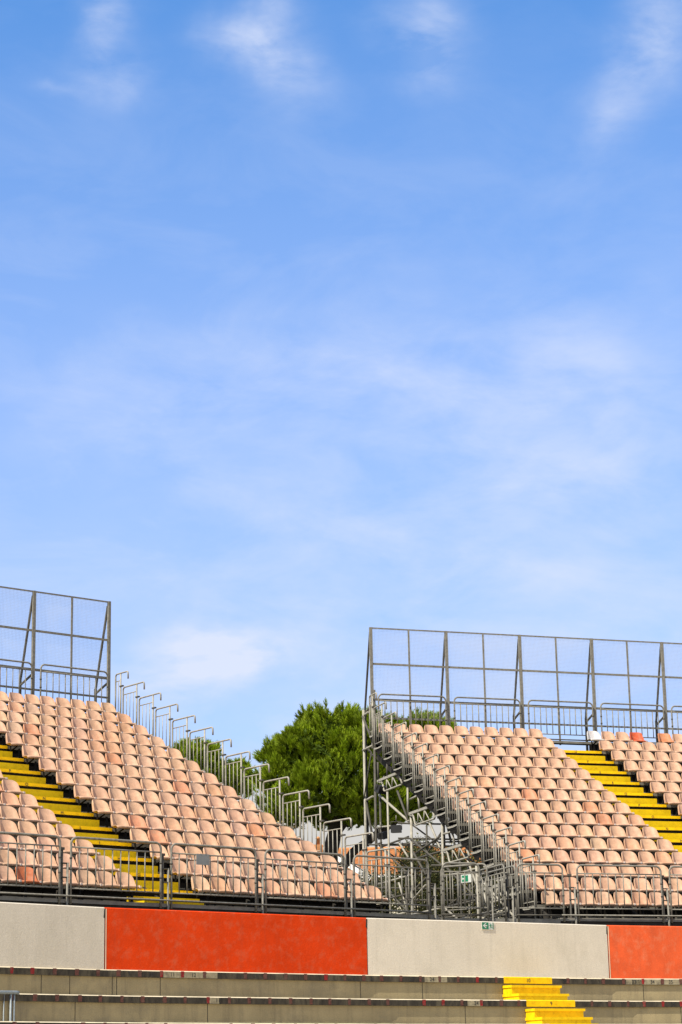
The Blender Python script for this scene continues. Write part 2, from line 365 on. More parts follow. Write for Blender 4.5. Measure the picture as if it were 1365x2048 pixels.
# paler, cleaner lengths of the nosing beside the joints, and the joints themselves
for k, i, x0, x1 in [(0, 1, 1.27, 2.55), (0, 3, .50, 1.95), (0, 2, 1.36, 1.95), (1, 1, 1.82, 2.05), (1, 2, 1.90, 2.30), (1, 3, 1.28, 2.4), (0, 3, .35, .76)]:
    mb = MB(); mb.quad([(x0, -.002, -.135), (x1, -.002, -.135), (x1, -.002, -.02), (x0, -.002, -.02)])
    place('clean_patch', mb.mesh('clean_patch', 'nosing_pale'), seg_matrix(i, NO + RUN * k, WZ0 - RISE * k), tiers[k])
for k, lst in ((0, [(0, 4.95), (0, 5.61), (1, .12), (1, .22), (1, 1.22), (1, 6.19), (2, 1.32), (3, .82)]), (1, [(1, 1.80), (2, 1.86), (3, 1.26), (0, 5.2)]), (2, [(1, 2.4), (2, 2.4)])):
    for i, x in lst:
        mb = MB(); mb.quad([(x, -.003, -RISE + .0), (x + .014, -.003, -RISE), (x + .014, -.003, -.14), (x, -.003, -.14)])
        place('joint', mb.mesh('joint', 'groove'), seg_matrix(i, NO + RUN * k - .045, WZ0 - RISE * k), tiers[k])
# yellow stair down the terrace
ST = (3.46, 4.79)
for k, s_ in ((0, '10'), (1, '9'), (2, '8')):
    o = NO + RUN * k; z = WZ0 - RISE * k
    mb = MB(); mb.quad([(3.46, -.003, -.14), (4.79, -.003, -.14), (4.79, -.003, -.014), (3.46, -.003, -.014)])
    mb.quad([(3.46, -.003, -.014), (4.79, -.003, -.014), (4.79, .017, .003), (3.46, .017, .003)])
    place('yellow_nosing', mb.mesh('yellow_nosing', 'yellow'), seg_matrix(2, o, z), tiers[k])
    place('row_number', number(s_, .12), on_seg(2, 4.13, o + .005, z - .075) @ UPRIGHT, tiers[k])
    t = thing('stair_block', seg_matrix(2, o, z - RISE), '%s pair of yellow steps against the terrace below the cream wall' % ('upper' if k == 0 else 'middle' if k == 1 else 'lowest'), 'steps', 'yellow terrace steps')
    mb = MB()
    for (zz, dep) in ((RISE - .19, .28), (RISE - .38, .53)):
        m2 = MB(); m2.box((ST[0] - .02, -dep - .03, zz - .055), (ST[1] + .03, .043 if zz > .2 else .039, zz)); link('step_tread', m2.mesh('step_tread', 'yellow'), t)
        z_lo = (RISE - .38) if zz > .2 else 0.0
        m2 = MB(); m2.box((ST[0], -dep, z_lo), (ST[1], .036, zz - .055)); link('step_riser', m2.mesh('step_riser', 'yellow'), t)

# ------------------------------------------------------------------ painted boundary wall
wl = ['weathered pale cream wall panel left of the long orange panel', 'long orange red wall panel between two cream panels', 'cream wall panel carrying the green exit sign', 'sun bleached orange wall panel at the right edge']
for i, m in enumerate(('cream', 'orange', 'cream', 'orange_pale')):
    Ln = seg_len(i, 0); t = thing('wall_panel', seg_matrix(i, 0, WZ0), wl[i], 'wall panel', 'painted concrete wall panels')
    mb = MB(); x0, x1 = .012, Ln - .012; h = WZ1 - WZ0
    prof = [(0, 0), (0, h - .018), (.018, h), (.14, h), (.15, 0)]
    # slightly chipped ends
    rows = [[(x, y, z) for (y, z) in prof] for x in (x0, x1)]
    mb.grid([list(c) for c in zip(*rows)], smooth=False, flip=True)
    mb.quad([rows[0][j] for j in range(5)]); mb.quad([rows[1][j] for j in range(4, -1, -1)])
    link('panel_face', mb.mesh('panel_face', m), t)
    mb = MB(); mb.box((-.011, .03, 0), (.011, .13, h - .03)); link('joint', mb.mesh('joint', 'groove'), t)
    if i in (1, 3):
        mb = MB(); mb.quad([(x0 + .002, -.003, .01), (x0 + .022, -.003, .01), (x0 + .022, -.003, h - .03), (x0 + .002, -.003, h - .03)])
        link('painted_edge', mb.mesh('painted_edge', 'conc_top'), t)
    if i in (1, 2, 3):
        mb = MB(); mb.quad([(-.035, -.004, h - .20), (.0, -.004, h - .22), (.012, -.004, h - .02), (-.02, -.004, h - .03)]); link('chip', mb.mesh('chip', 'groove'), t)
# exit sign on the wall
def exit_sign(mw, w, h, label, half=True):
    t = thing('exit_sign', mw, label, 'sign')
    mb = MB(); mb.box((0, -.012, 0), (w, 0, h)); link('plate', mb.mesh('plate', 'white'), t)
    y = -.0145
    def poly(pts, m, nm, yy=y):
        mb = MB(); n = len(pts); mb.quad([(a * w, yy, b * h) for a, b in pts]); link(nm, mb.mesh(nm, m), t)
    poly([(.02, .06), (.57, .06), (.57, .97), (.02, .97)], 'green', 'arrow_field')
    poly([(.92, .06), (.985, .06), (.985, .97), (.92, .97)], 'green', 'door_edge')
    y2 = -.0165
    # arrow pointing left: shaft and two barbs
    poly([(.10, .45), (.45, .45), (.45, .60), (.10, .60)], 'white', 'arrow', y2)
    poly([(.07, .525), (.30, .86), (.40, .86), (.19, .525)], 'white', 'arrow', y2 - .001)
    poly([(.07, .525), (.19, .525), (.40, .19), (.30, .19)], 'white', 'arrow', y2 - .002)
    # running figure
    mb = MB()
    def limb(a, b, th):
        ax, ay, bx, by = a[0] * w, a[1] * h, b[0] * w, b[1] * h; d = Vector((bx - ax, by - ay)).normalized(); p = Vector((-d.y, d.x)) * th * h / 2
        mb.quad([(ax + p.x, y2, ay + p.y), (ax - p.x, y2, ay - p.y), (bx - p.x, y2, by - p.y), (bx + p.x, y2, by + p.y)])
    limb((.71, .70), (.76, .42), .15); limb((.72, .68), (.63, .55), .08); limb((.73, .70), (.83, .62), .08); limb((.83, .62), (.86, .52), .07)
    limb((.75, .45), (.70, .28), .09); limb((.70, .28), (.66, .14), .08); limb((.77, .45), (.81, .26), .09); limb((.81, .26), (.90, .26), .08)
    mb.quad([(.695 * w + .045 * h * cos(a * pi / 4) * 1.5, y2, .84 * h + .07 * h * sin(a * pi / 4)) for a in range(8)])
    link('running_figure', mb.mesh('running_figure', 'green'), t)
    return t
exit_sign(seg_matrix(2, 0, 3.475) @ T(3.0, -.004, 0), .32, .162, 'small green exit sign with white arrow and runner on the cream wall')

# ------------------------------------------------------------------ seats
def seat_meshes(square=False, name='backrest'):
    W, z0, th = .214, -.312, .016; nx, nz = 16, 10
    OB, OZ = .25, .755
    def P(x, t, back):
        q = abs(x) / W; ex = 5.0 if not square else 7.0
        zt = z0 * (1 - (.58 + .42 * max(0.0, 1 - q ** ex) ** (1 / 2.0))) if not square else z0 * (1 - (.80 + .20 * max(0, 1 - q ** 6) ** .5))
        z = z0 + t * (zt - z0)
        f = (z - z0) / (0 - z0)
        w = 1.03 - .20 * f ** 1.2 if not square else 1.06 - .20 * f
        b = -.125 + .125 * f ** .9 - .070 * q ** 2
        if not back: b -= (.075 - .025 * f) * q ** 6
        return (x * w, b + OB + (th if back else 0), z + OZ)
    xs = [W * sin(pi / 2 * (-1 + 2 * i / nx)) for i in range(nx + 1)]
    mb = MB()
    fr = [[P(x, j / nz, False) for x in xs] for j in range(nz + 1)]; bk = [[P(x, j / nz, True) for x in xs] for j in range(nz + 1)]
    mb.grid(fr); mb.grid(bk, flip=True)
    rim_f = [r[0] for r in fr] + fr[-1][1:] + [r[-1] for r in fr[-2::-1]]; rim_b = [r[0] for r in bk] + bk[-1][1:] + [r[-1] for r in bk[-2::-1]]
    mb.grid([rim_f, rim_b], smooth=True, flip=True)
    back = mb.mesh(name, 'seat')
    # pan: curved sheet with a rolled front lip
    prof = [(-.455, -.366), (-.470, -.356), (-.473, -.338), (-.462, -.322), (-.44, -.316), (-.36, -.326), (-.27, -.334), (-.20, -.332), (-.15, -.324), (-.125, -.312)]
    mb = MB(); rows = []; und = []
    for (bb, zz) in prof:
        r_ = []; u_ = []
        for x in xs:
            q = abs(x) / W; w = 1.09
            up = .030 * q ** 4 * (1 if bb > -.42 else 0) - (.015 * q ** 4 if bb < -.44 else 0)
            bfw = .025 * q ** 4 if bb < -.42 else 0
            f = -.070 * q ** 2 - .075 * q ** 6 if bb > -.13 else (-.04 * q ** 3.4 if bb > -.2 else 0)
            r_.append((x * w, bb + OB + bfw + f, zz + up + OZ)); u_.append((x * w, bb + OB + bfw + f + .004, zz + up + OZ - .014))
        rows.append(r_); und.append(u_)
    mb.grid(rows); mb.grid(und, flip=True)
    rim = rows[0][::-1] + [r[0] for r in rows[1:]]; rimu = und[0][::-1] + [r[0] for r in und[1:]]
    mb.grid([[r[0] for r in rows], [r[0] for r in und]]); mb.grid([[r[-1] for r in rows], [r[-1] for r in und]], flip=True); mb.grid([rows[0], und[0]], flip=True)
    return back, mb.mesh('seat_pan', 'seat')
SB, SP = seat_meshes(); SQ, _ = seat_meshes(True)
mb = MB(); mb.box((.160, -.234, .396), (.205, -.206, .434)); CLIP = mb.mesh('number_clip', 'clip')
mb = MB(); mb.bar((0, -.14, .385), (0, .20, .30), .05, .012); mb.bar((0, .20, .30), (0, .24, .0), .05, .012); mb.bar((0, .21, .3), (0, .262, .52), .04, .01); BRK = mb.mesh('seat_bracket', 'ply')
def seat_proto(square):
    r = link('stadium_seat', None); r.empty_display_size = .1
    a = link('backrest', SQ if square else SB, r); link('seat_pan', SP, r); link('number_clip', CLIP, r); link('seat_bracket', BRK, r)
    return r
def project(P):
    z = P.dot(FW); return 682.5 + F * P.dot(RT) / z, 1024 - F * P.dot(UP) / z, z
allseats = []
for nm, M_ in (('left', ML), ('right', MR)):
    for r in range(15):
        for c in range(-12, 24):
            if 0 <= c <= 10: a = c * S_
            elif c < 0 and nm == 'left': a = -GAP + (c + 1) * S_
            elif c > 10 and nm == 'right': a = 10 * S_ + GAP + (c - 11) * S_
            else: continue
            P = M_ @ Vector((a, -.2, 0)); P = P + Vector((0, 0, r * H_)); P = M_ @ Vector((a, r * D_, r * H_))
            px, py, z = project(P)
            if not (-34 < px < (1540 if nm == 'right' else 1388)): continue
            if nm == 'right' and r == 14 and c == 15: continue        # a missing seat
            allseats.append((z if -30 < px < 1386 else z + 1000, nm, r, c, a, M_))
special = {('left', 0, -6): ((.40, .115, .04), True, 'orange'), ('right', 14, 11): ((.50, .49, .49), False, 'whitish grey'), ('right', 14, 14): ((.46, .075, .02), True, 'dark red orange'), ('right', 14, 16): ((.50, .20, .085), True, 'tan orange')}
allseats.sort(key=lambda s: s[0]); keep = []; rest = []
for s in allseats: (keep if (s[1], s[2], s[3]) in special else rest).append(s)
nk = 300 - len(keep); keep += rest[:nk]; rest = rest[nk:]
def seat_colour(rs):
    u = rs.random(); v = rs.uniform(.92, 1.07)
    c = (.475, .292, .190)
    if u < .12: c = (.475, .270, .162)
    elif u < .24: c = (.475, .305, .205)
    elif u < .27: c = (.45, .30, .20)
    elif u < .30: c = (.48, .225, .12)
    return (c[0] * v, c[1] * v * rs.uniform(.975, 1.025), c[2] * v * rs.uniform(.96, 1.04), 1)
proto = seat_proto(False); proto_sq = seat_proto(True); used = set()
rs = random.Random(5)
def row_words(r): return 'top row' if r == 14 else 'bottom row' if r == 0 else '%s row from top' % ORD[15 - r] if r >= 7 else '%s row from bottom' % ORD[r + 1]
for (z, nm, r, c, a, M_) in keep:
    k = (nm, r, c); sp = special.get(k); pr = proto_sq if sp and sp[1] else proto
    if nm == 'left': pos = '%s seat right of the yellow aisle' % ORD[c + 1] if c >= 0 else '%s seat left of the yellow aisle' % ORD[-c]
    else: pos = '%s seat from its left handrails' % ORD[c + 1] if c <= 10 else '%s seat right of the yellow aisle' % ORD[c - 10]
    lab = '%s seat in the %s of the %s stand' % (sp[2], row_words(r), nm) if sp else 'faded salmon %s, %s, %s stand' % (pos, row_words(r), nm)
    mw = M_ @ T(a - .04, r * D_ - .25, r * H_ + TREAD - .015) @ Matrix.Rotation(rs.uniform(-.02, .02), 4, 'Z')
    if id(pr) in used: o = dup(pr, mw, lab)
    else: used.add(id(pr)); pr.matrix_world = mw; o = pr
    tag(o, lab, 'seat', 'plastic seats in rows on the grandstands')
    cc = (*sp[0], 1) if sp else seat_colour(rs)
    if sp and sp[0][0] > .64: pass
    for ch in o.children: ch.color = cc
# the farthest seats of the right stand, as one object
mbs = MB()
def add_mesh(mb, me, mw):
    k = len(mb.v); mb.v += [tuple(mw @ v.co) for v in me.vertices]
    for p in me.polygons: mb.f.append(tuple(k + i for i in p.vertices)); mb.m.append(0); mb.sm.append(p.use_smooth)
for (z, nm, r, c, a, M_) in rest:
    for me in (SB, SP): add_mesh(mbs, me, M_ @ T(a - .04, r * D_ - .25, r * H_ + TREAD - .015))
if mbs.v:
    o = link('far_stadium_seats', mbs.mesh('far_stadium_seats', 'seat')); o.color = (.475, .292, .19, 1)
    tag(o, 'faded salmon seats of the farthest rows of the right stand', 'seats', kind='stuff')

# ------------------------------------------------------------------ grandstands
LETTERS = ['E', 'F', 'G', 'H', 'I', 'L', 'M', 'N', 'O', 'P', 'Q', 'R', 'S', 'T', 'U']
letter_me = {s: text_mesh(s, .10, 'black') for s in LETTERS}
def grandstand(nm, M_, a0, a1, ai0, ai1, lab):
    t = thing('grandstand', M_, lab, 'grandstand', None)
    spans = [(a0, ai0), (ai1, a1)]
    for r in range(15):
        b0, z0 = r * D_, r * H_ + TREAD
        front = -1.25 if r == 0 else -.70
        mb = MB()
        for (s0, s1) in spans:
            mb.box((s0, b0 + front, z0 - .075), (s1, b0 + .13, z0), front=[1, 1, 0, 0, 1, 0])
        if r == 0: mb.box((ai0 + .002, b0 + front + .001, z0 - .075), (ai1 - .002, b0 + .13, z0 - .002), front=[1, 1, 0, 0, 1, 0])
        else: mb.box((ai0 + .002, b0 - .64, z0 - .07), (ai1 - .002, b0 + .13, z0 - .004), front=[1, 1, 1, 1, 1, 1])
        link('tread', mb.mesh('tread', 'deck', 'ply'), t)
        mb = MB()
        for (s0, s1) in spans: mb.bar((s0 + .05, b0 - .395, z0 + .366), (s1 - .05, b0 - .395, z0 + .366), .05, .04)
        for (s0, s1) in spans:
            n = max(2, int((s1 - s0) / 1.2))
            for i in range(n + 1):
                x = s0 + .1 + (s1 - s0 - .2) * i / n; mb.bar((x, b0 - .37, z0), (x, b0 - .37, z0 + .30), .04, .04, 1)
        link('seat_rail', mb.mesh('seat_rail', 'deck', 'ply'), t)
        if r < 15:
            mb = MB()
            for (s0, s1) in ([(a0, a1)] if r < 14 else spans): mb.quad([(s0 + .02, b0 + .118, z0), (s1 - .02, b0 + .118, z0), (s1 - .02, b0 + .118, z0 + H_ - .08), (s0 + .02, b0 + .118, z0 + H_ - .08)])
            link('gap_shade_board', mb.mesh('gap_shade_board', 'ply'), t)  # dark board added to stand in for shade in the open gaps
        mb = MB()
        for (s0, s1) in spans: mb.bar((s0 + .04, b0 + .095, z0 + .13), (s1 - .04, b0 + .095, z0 + .13), .03, .03)
        link('back_rail', mb.mesh('back_rail', 'deck'), t)
        # aisle
        if r > 0:
            mb = MB(); mb.box((ai0 - .03, b0 - .725, z0 - .072), (ai1 + .03, b0 - .642, z0 + .002))
            n_ = link('step_nosing', mb.mesh('step_nosing', 'yellow'), t)
        else:
            mb = MB(); mb.box((ai0 - .27, -1.15, z0), (ai1 - .53, -.60, z0 + .055)); n_ = link('step_nosing', mb.mesh('step_nosing', 'yellow'), t)
        if r < 14:
            mb = MB(); mb.box((ai0 + .02, b0 - .25, z0), (ai1 - .02, b0 + .02, z0 + .228)); link('step_block', mb.mesh('step_block', 'yellow'), t)
        if r > 0:
            l = link('row_letter', letter_me[LETTERS[r]], n_); l.matrix_local = T((ai0 + ai1) / 2 + .04, b0 - .728, z0 - .04) @ UPRIGHT
    # walkway behind the top row
    r = 15; z0 = 15 * H_ + TREAD; b0 = 14 * D_
    mb = MB(); mb.box((a0, b0 + .16, z0 - .07), (a1, b0 + .42, z0), front=[1, 0, 0, 0, 0, 0]); link('back_walkway', mb.mesh('back_walkway', 'deck', 'ply'), t)
    # deck edge beam in front
    mb = MB(); mb.box((a0, -1.22, TREAD - .20), (a1, -1.16, TREAD - .077)); link('edge_beam', mb.mesh('edge_beam', 'edge'), t)
    mb = MB(); mb.tube([(a0, -1.31, TREAD + .06), (a1, -1.31, TREAD + .06)], .018); link('toe_rail', mb.mesh('toe_rail', 'steel'), t)
    mb = MB(); mb.box((a0 + .3, .50, -2.2), (a1, .53, TREAD - .08)); link('shade_sheet', mb.mesh('shade_sheet', 'ply'), t)  # dark sheet added to stand in for deep shade under the deck
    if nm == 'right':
        mb = MB(); x = a0 + 1.0; mb.quad([(x, .54, -2.2), (x, 4.6, -2.2), (x, 4.6, 4.6 * H_ / D_ + TREAD - .45), (x, .54, TREAD - .10)]); mb.quad([(x + .02, 4.6, -2.2), (a1, 4.6, -2.2), (a1, 4.6, 4.6 * H_ / D_ + TREAD - .45), (x + .02, 4.6, 4.6 * H_ / D_ + TREAD - .45)]); link('shade_sheet', mb.mesh('shade_sheet', 'ply'), t)  # more added sheets that keep the inside of this stand dark
    # raking beams that carry the treads
    x = a0 + .12
    while x < a1:
        mb = MB(); mb.bar((x, -1.0, TREAD - .30), (x, 14 * D_ + .3, 14 * H_ + TREAD - .22), .06, .14); link('raker', mb.mesh('raker', 'edge'), t)
        for r in range(15):
            pass
        x += 2.42
    return t
AL0, AL1 = -GAP + .10, -.10
AR0, AR1 = 10 * S_ + .10, 10 * S_ + GAP - .10
GL = grandstand('left', ML, -8.4, 5.10, AL0, AL1, 'left grandstand of stepped seat rows and a yellow aisle stair')
GR = grandstand('right', MR, -.26, 13.0, AR0, AR1, 'right grandstand of stepped seat rows with scaffolding showing at its open side')

# ------------------------------------------------------------------ handrails stepping up the sides
RT_ = .022
def handrail_proto(yb=.68):
    r = link('handrail', None); r.empty_display_size = .1
    # local frame: y = depth, origin at the tread under the front post
    zt = 1.585; Y, Zv = (0, 1, 0), (0, 0, 1)
    pts = [(0, yb, .43)] + [(0, yb, 1.0)] + arc_pts((0, yb - .08, zt - .08), .08, 0, 90, 5, (Y, Zv)) + arc_pts((0, -.31, zt - .06), .06, 90, 180, 5, (Y, Zv)) + [(0, -.375, zt - .21)]
    mb = MB(); mb.tube(pts, RT_); link('rail_tube', mb.mesh('rail_tube', 'steel_bright'), r)
    mb = MB(); mb.tube([(0, 0, 0), (0, 0, zt - RT_)], RT_); link('front_post', mb.mesh('front_post', 'steel_bright'), r)
    mb = MB(); mb.tube([(0, 0, 1.38), (0, yb, 1.38)], .014, 6); mr = mb.mesh('cross_rail', 'steel_bright'); link('cross_rail', mr, r)
    o = link('cross_rail', mr, r); o.location = (0, 0, -.87)
    mb = MB(); mb.tube([(0, 0, .51), (0, 0, 1.38)], .0115, 6); bm = mb.mesh('baluster', 'steel_bright')
    for y in ((.17, .34, .51) if yb > .5 else (.12,)): o = link('baluster', bm, r); o.location = (0, y, 0)
    mb = MB()
    mb.box((-.03, -.12, 1.20), (.03, .03, 1.235)); link('coupler', mb.mesh('coupler', 'steel_dark'), r)
    # arched end plate of the step below the panel
    mb = MB(); n = 8
    top = [(0, -.02 + (yb + .04) * i / n, .40 - .022 * sin(pi * i / n)) for i in range(n + 1)]; lo = [(0, p[1], p[2] - .04) for p in top]
    mb.grid([[(-.02, p[1], p[2]) for p in top], [(.02, p[1], p[2]) for p in top]]); mb.grid([[(-.02, p[1], p[2]) for p in top], [(-.02, p[1], p[2]) for p in lo]], flip=True)
    mb.grid([[(.02, p[1], p[2]) for p in top], [(.02, p[1], p[2]) for p in lo]]); link('step_end_plate', mb.mesh('step_end_plate', 'steel_bright'), r)
    mb = MB(); mb.box((.0, .03, .29), (.10, yb - .02, .345)); mb.quad([(.01, .06, .30), (.01, yb - .06, .30), (.01, yb * .68, .17), (.01, yb * .36, .17)]); link('step_end_bracket', mb.mesh('step_end_bracket', 'ply'), r)
    return r
HP = handrail_proto(); HS = handrail_proto(.26); first = True; first_s = True
for nm, M_, a, side in (('left', ML, 5.20, 'open right end'), ('right', MR, -.42, 'scaffolded left side')):
    for r in range(15):
        mw = M_ @ T(a, r * D_ - .11 + (0 if nm == 'left' else -.02), r * H_ + TREAD - (0 if nm == 'left' else .03))
        lab = 'grey tube handrail panel beside the %s, %s of %s stand' % (row_words(r), side, nm)
        if r == 14 and first_s: HS.matrix_world = mw; o = HS; first_s = False
        elif r == 14: o = dup(HS, mw)
        elif first: HP.matrix_world = mw; o = HP; first = False
        else: o = dup(HP, mw)
        tag(o, lab, 'handrail', 'handrail panels stepping down the stand sides')

# ------------------------------------------------------------------ crowd barriers
def barrier(mw, w, label, group, nb=None, name='barrier'):
    t = thing(name, mw, label, 'barrier', group); zt = 1.235; X, Zv = (1, 0, 0), (0, 0, 1); rb = .13
    pts = [(0, 0, -.10)] + [(0, 0, .6)] + arc_pts((rb, 0, zt - rb), rb, 180, 90, 6, (X, Zv)) + arc_pts((w - rb, 0, zt - rb), rb, 90, 0, 6, (X, Zv)) + [(w, 0, .6), (w, 0, -.10)]
    mb = MB(); mb.tube(pts, .024); link('frame_tube', mb.mesh('frame_tube', 'steel'), t)
    for z, r_, nm in ((1.04, .017, 'upper_rail'), (.215, .017, 'lower_rail')):
        mb = MB(); mb.tube([(0, 0, z), (w, 0, z)], r_, 6); link(nm, mb.mesh(nm, 'steel'), t)
    mb = MB(); mb.tube([(-.06, -.03, .055), (w + .06, -.03, .055)], .02, 6); link('foot_rail', mb.mesh('foot_rail', 'steel_dark'), t)
    mb = MB(); mb.tube([(0, 0, -.018), (0, 0, .018)], .031, 8); ring = mb.mesh('sleeve', 'steel_dark')
    for x in (0, w):
        for z in (.82, .52 if x else .60): o = link('sleeve', ring, t); o.location = (x, 0, z)
    n = nb or max(2, round(w / .196)); mb = MB(); mb.tube([(0, 0, .215), (0, 0, 1.04)], .0145, 6); bm = mb.mesh('baluster', 'steel')
    for i in range(1, n): o = link('baluster', bm, t); o.location = (w * i / n, 0, 0)
    return t
def post_pair(mw, label):
    t = thing('scaffold_post', mw, label, 'post', 'double posts between the front barriers')
    mb = MB(); mb.tube([(0, .05, -1.4), (0, .05, .98)], .026); mb.box((-.045, .02, .98), (.045, .08, 1.03)); link('inner_post', mb.mesh('inner_post', 'steel_dark'), t)
    mb = MB(); mb.tube([(.09, -.02, -1.4), (.09, -.02, .72)], .026); link('outer_post', mb.mesh('outer_post', 'steel'), t)
    for z in (.42, .70): mb = MB(); mb.box((-.028, -.04, z), (.115, .07, z + .02)); link('coupler', mb.mesh('coupler', 'steel_dark'), t)
    return t
names_l = ['leftmost front barrier under the left stand, cut by the photo edge', 'front barrier of the left stand just left of the one with a grey plate', 'front barrier of the left stand carrying a small grey plate', 'front barrier of the left stand just right of the one with a grey plate',
           'front barrier at the right end of the left stand, the orange roof behind it']
for j in range(-1, 4):
    a = -1.55 + 2.43 * j
    barrier(ML @ T(a - 2.42, -1.27, TREAD), 2.17, names_l[j + 1], 'front barriers along the wall')
    post_pair(ML @ T(a - .16, -1.25, TREAD), 'double scaffold post behind the wall, %s from left' % ORD[j + 2])
names_r = ['wide front barrier right of the short one, before the right stand', 'front barrier at the right edge before the right stand']
for j in range(2):
    barrier(MR @ T(.20 + 2.43 * j, -1.27, TREAD), 2.20, names_r[j], 'front barriers along the wall')
    post_pair(MR @ T(.20 + 2.43 * j - .17, -1.25, TREAD), ['double post between the short and the wide right barrier', 'double post at the right end of the wide right barrier'][j])
barrier(MR @ T(-1.34, -1.27, TREAD), 1.16, 'short front barrier at the lower left corner of the right stand', 'front barriers along the wall', 5)
# gate panels of the passage between the stands
barrier(MR @ T(-3.22, -1.27, TREAD), .92, 'narrow front barrier across the passage between the stands', 'front barriers along the wall', 5)
def turn(p, q): return math.atan2(q[1] - p[1], q[0] - p[0])
p, q = (-2.12, -1.30), (-2.90, -.35); L_ = math.hypot(q[0] - p[0], q[1] - p[1])
MP1 = MR @ T(q[0], q[1], TREAD) @ Matrix.Rotation(turn(q, p), 4, 'Z')
barrier(MP1, L_, 'slanting passage barrier carrying the white exit plate', 'passage barriers', 8)
barrier(MR @ T(-1.66, .30, TREAD) @ Matrix.Rotation(-pi / 2, 4, 'Z'), 1.55, 'passage barrier running back from the wall beside the right stand', 'passage barriers', 8)
barrier(MR @ T(-1.25, 1.35, TREAD) @ Matrix.Rotation(-pi / 2, 4, 'Z'), 2.3, 'passage barrier farthest back beside the scaffolding', 'passage barriers', 9)
for (a, lab) in ((-3.52, 'double post at the left corner of the passage'), (-2.08, 'double post at the middle of the passage front'), (-1.56, 'double post at the right corner of the passage')):
    post_pair(MR @ T(a, -1.24, TREAD), lab)
post_pair(ML @ T(5.42, -.62, TREAD), 'double post beside the lowest seat of the left stand')
# white and green plate and the grey plate
t = thing('exit_plate', MP1 @ T(.56, -.03, .83), 'white plate with faded green exit symbols on the passage barrier', 'sign')
mb = MB(); mb.box((0, -.012, 0), (.27, 0, .185)); link('plate', mb.mesh('plate', 'white'), t)
mb = MB(); mb.quad([(.02, -.015, .02), (.085, -.015, .02), (.085, -.015, .165), (.02, -.015, .165)]); mb.quad([(.115, -.015, .02), (.19, -.015, .02), (.19, -.015, .165), (.115, -.015, .165)])
link('green_field', mb.mesh('green_field', 'green'), t)
mb = MB(); mb.quad([(.03, -.018, .09), (.055, -.018, .13), (.055, -.018, .105), (.08, -.018, .105), (.08, -.018, .075), (.055, -.018, .075), (.055, -.018, .05)]); link('arrow', mb.mesh('arrow', 'white'), t)
t = thing('blank_plate', ML @ T(-1.55 + .62, -1.30, TREAD + .83), 'small blank grey plate tied to a front barrier', 'plate')
mb = MB(); mb.box((0, -.006, 0), (.33, .006, .225)); mb.box((.10, -.008, .205), (.13, .008, .232)); mb.box((.22, -.008, .205), (.25, .008, .232)); link('sheet', mb.mesh('sheet', 'plate'), t)
# walkway across the gap
pl = [ML @ Vector((5.10, -1.25, 0)), ML @ Vector((5.72, -1.25, 0)), MR @ Vector((-3.3, -1.25, 0)), MR @ Vector((-.27, -1.25, 0)), MR @ Vector((-.27, .1, 0)), MR @ Vector((-3.2, .1, 0)), ML @ Vector((5.10, -.4, 0))]
zt = 4.68 + TREAD; mb = MB(); n = len(pl)
mb.quad([(p.x, p.y, zt) for p in pl], 1); mb.quad([(p.x, p.y, zt - .10) for p in reversed(pl)], 1)
for i in range(n): a_, b_ = pl[i], pl[(i + 1) % n]; mb.quad([(a_.x, a_.y, zt - .10), (b_.x, b_.y, zt - .10), (b_.x, b_.y, zt), (a_.x, a_.y, zt)], 0)
wk = link('walkway_deck', mb.mesh('walkway_deck', 'deck', 'ply')); tag(wk, 'dark walkway deck bridging the gap between the two stands', 'walkway')

# ------------------------------------------------------------------ mesh fences and barriers along the top
def top_fence(M_, a_list, lab, mirror):
    b0 = 14 * D_ + .36; z0 = 14 * H_
    t = thing('mesh_fence', M_ @ T(0, b0, z0 - .33), lab, 'fence', 'tall wire fences behind the top rows'); zo = .33
    zl = 2.92 + zo
    mbp = MB(); mbp.bar((0, 0, -.4), (0, 0, zl + .02), .085, .07, upv=(0, 1, 0)); post = mbp.mesh('post', 'steel')
    mbs = MB(); mbs.bar((0, 0, -.1), (0, 0, zl), .05, .03, upv=(0, 1, 0)); stud = mbs.mesh('stud', 'steel')
    mbb = MB(); mbb.bar((0, .02, zl - .1), (0, .62, .53 + zo), .05, .05); mbb.bar((0, .0, .62 + zo), (0, .62, .42 + zo), .045, .045); mbb.bar((0, .62, .55 + zo), (0, .62, -3.2), .06, .06); mbb.bar((0, .62, -.2), (0, 0, -.6), .045, .045); brace = mbb.mesh('brace', 'steel_dark')
    for a in a_list:
        o = link('post', post, t); o.location = (a, 0, 0); o = link('brace', brace, t); o.location = (a, 0.05, 0)
    for i in range(len(a_list) - 1):
        x0, x1 = a_list[i], a_list[i + 1]; w = x1 - x0
        o = link('stud', stud, t); o.location = ((x0 + x1) / 2, 0, 0)
        for z, h in ((zl, .04), (1.83 + zo, .06), (.75 + zo, .065), (.20 + zo, .05)): mb = MB(); mb.bar((x0 + .045, .005, z), (x1 - .045, .005, z), .03, h); link('rail', mb.mesh('rail', 'steel'), t)
        mb = MB(); d = .0010; n = int(w / .042)
        for k in range(1, n): x = x0 + w * k / n; mb.box((x - d, .022, .2 + zo), (x + d, .026, zl))
        m_ = int((zl - .2 - zo) / .042)
        for k in range(1, m_): z = .2 + zo + (zl - .2 - zo) * k / m_; mb.box((x0, .026, z - d), (x1, .030, z + d))
        link('wire_mesh', mb.mesh('wire_mesh', 'wire'), t)
    return t
fl = [5.10 - 2.42 * k for k in range(5)][::-1]; fr = [-.25 + 2.42 * k for k in range(6)]
top_fence(ML, fl, 'tall wire mesh fence behind the top row of the left stand', 1)
top_fence(MR, fr, 'tall wire mesh fence behind the top row of the right stand', 1)
lw = ['barrier by the last seats before the open right end of the left stand', 'barrier behind the top row at the left photo edge', 'barrier beyond the left photo edge on the top row']
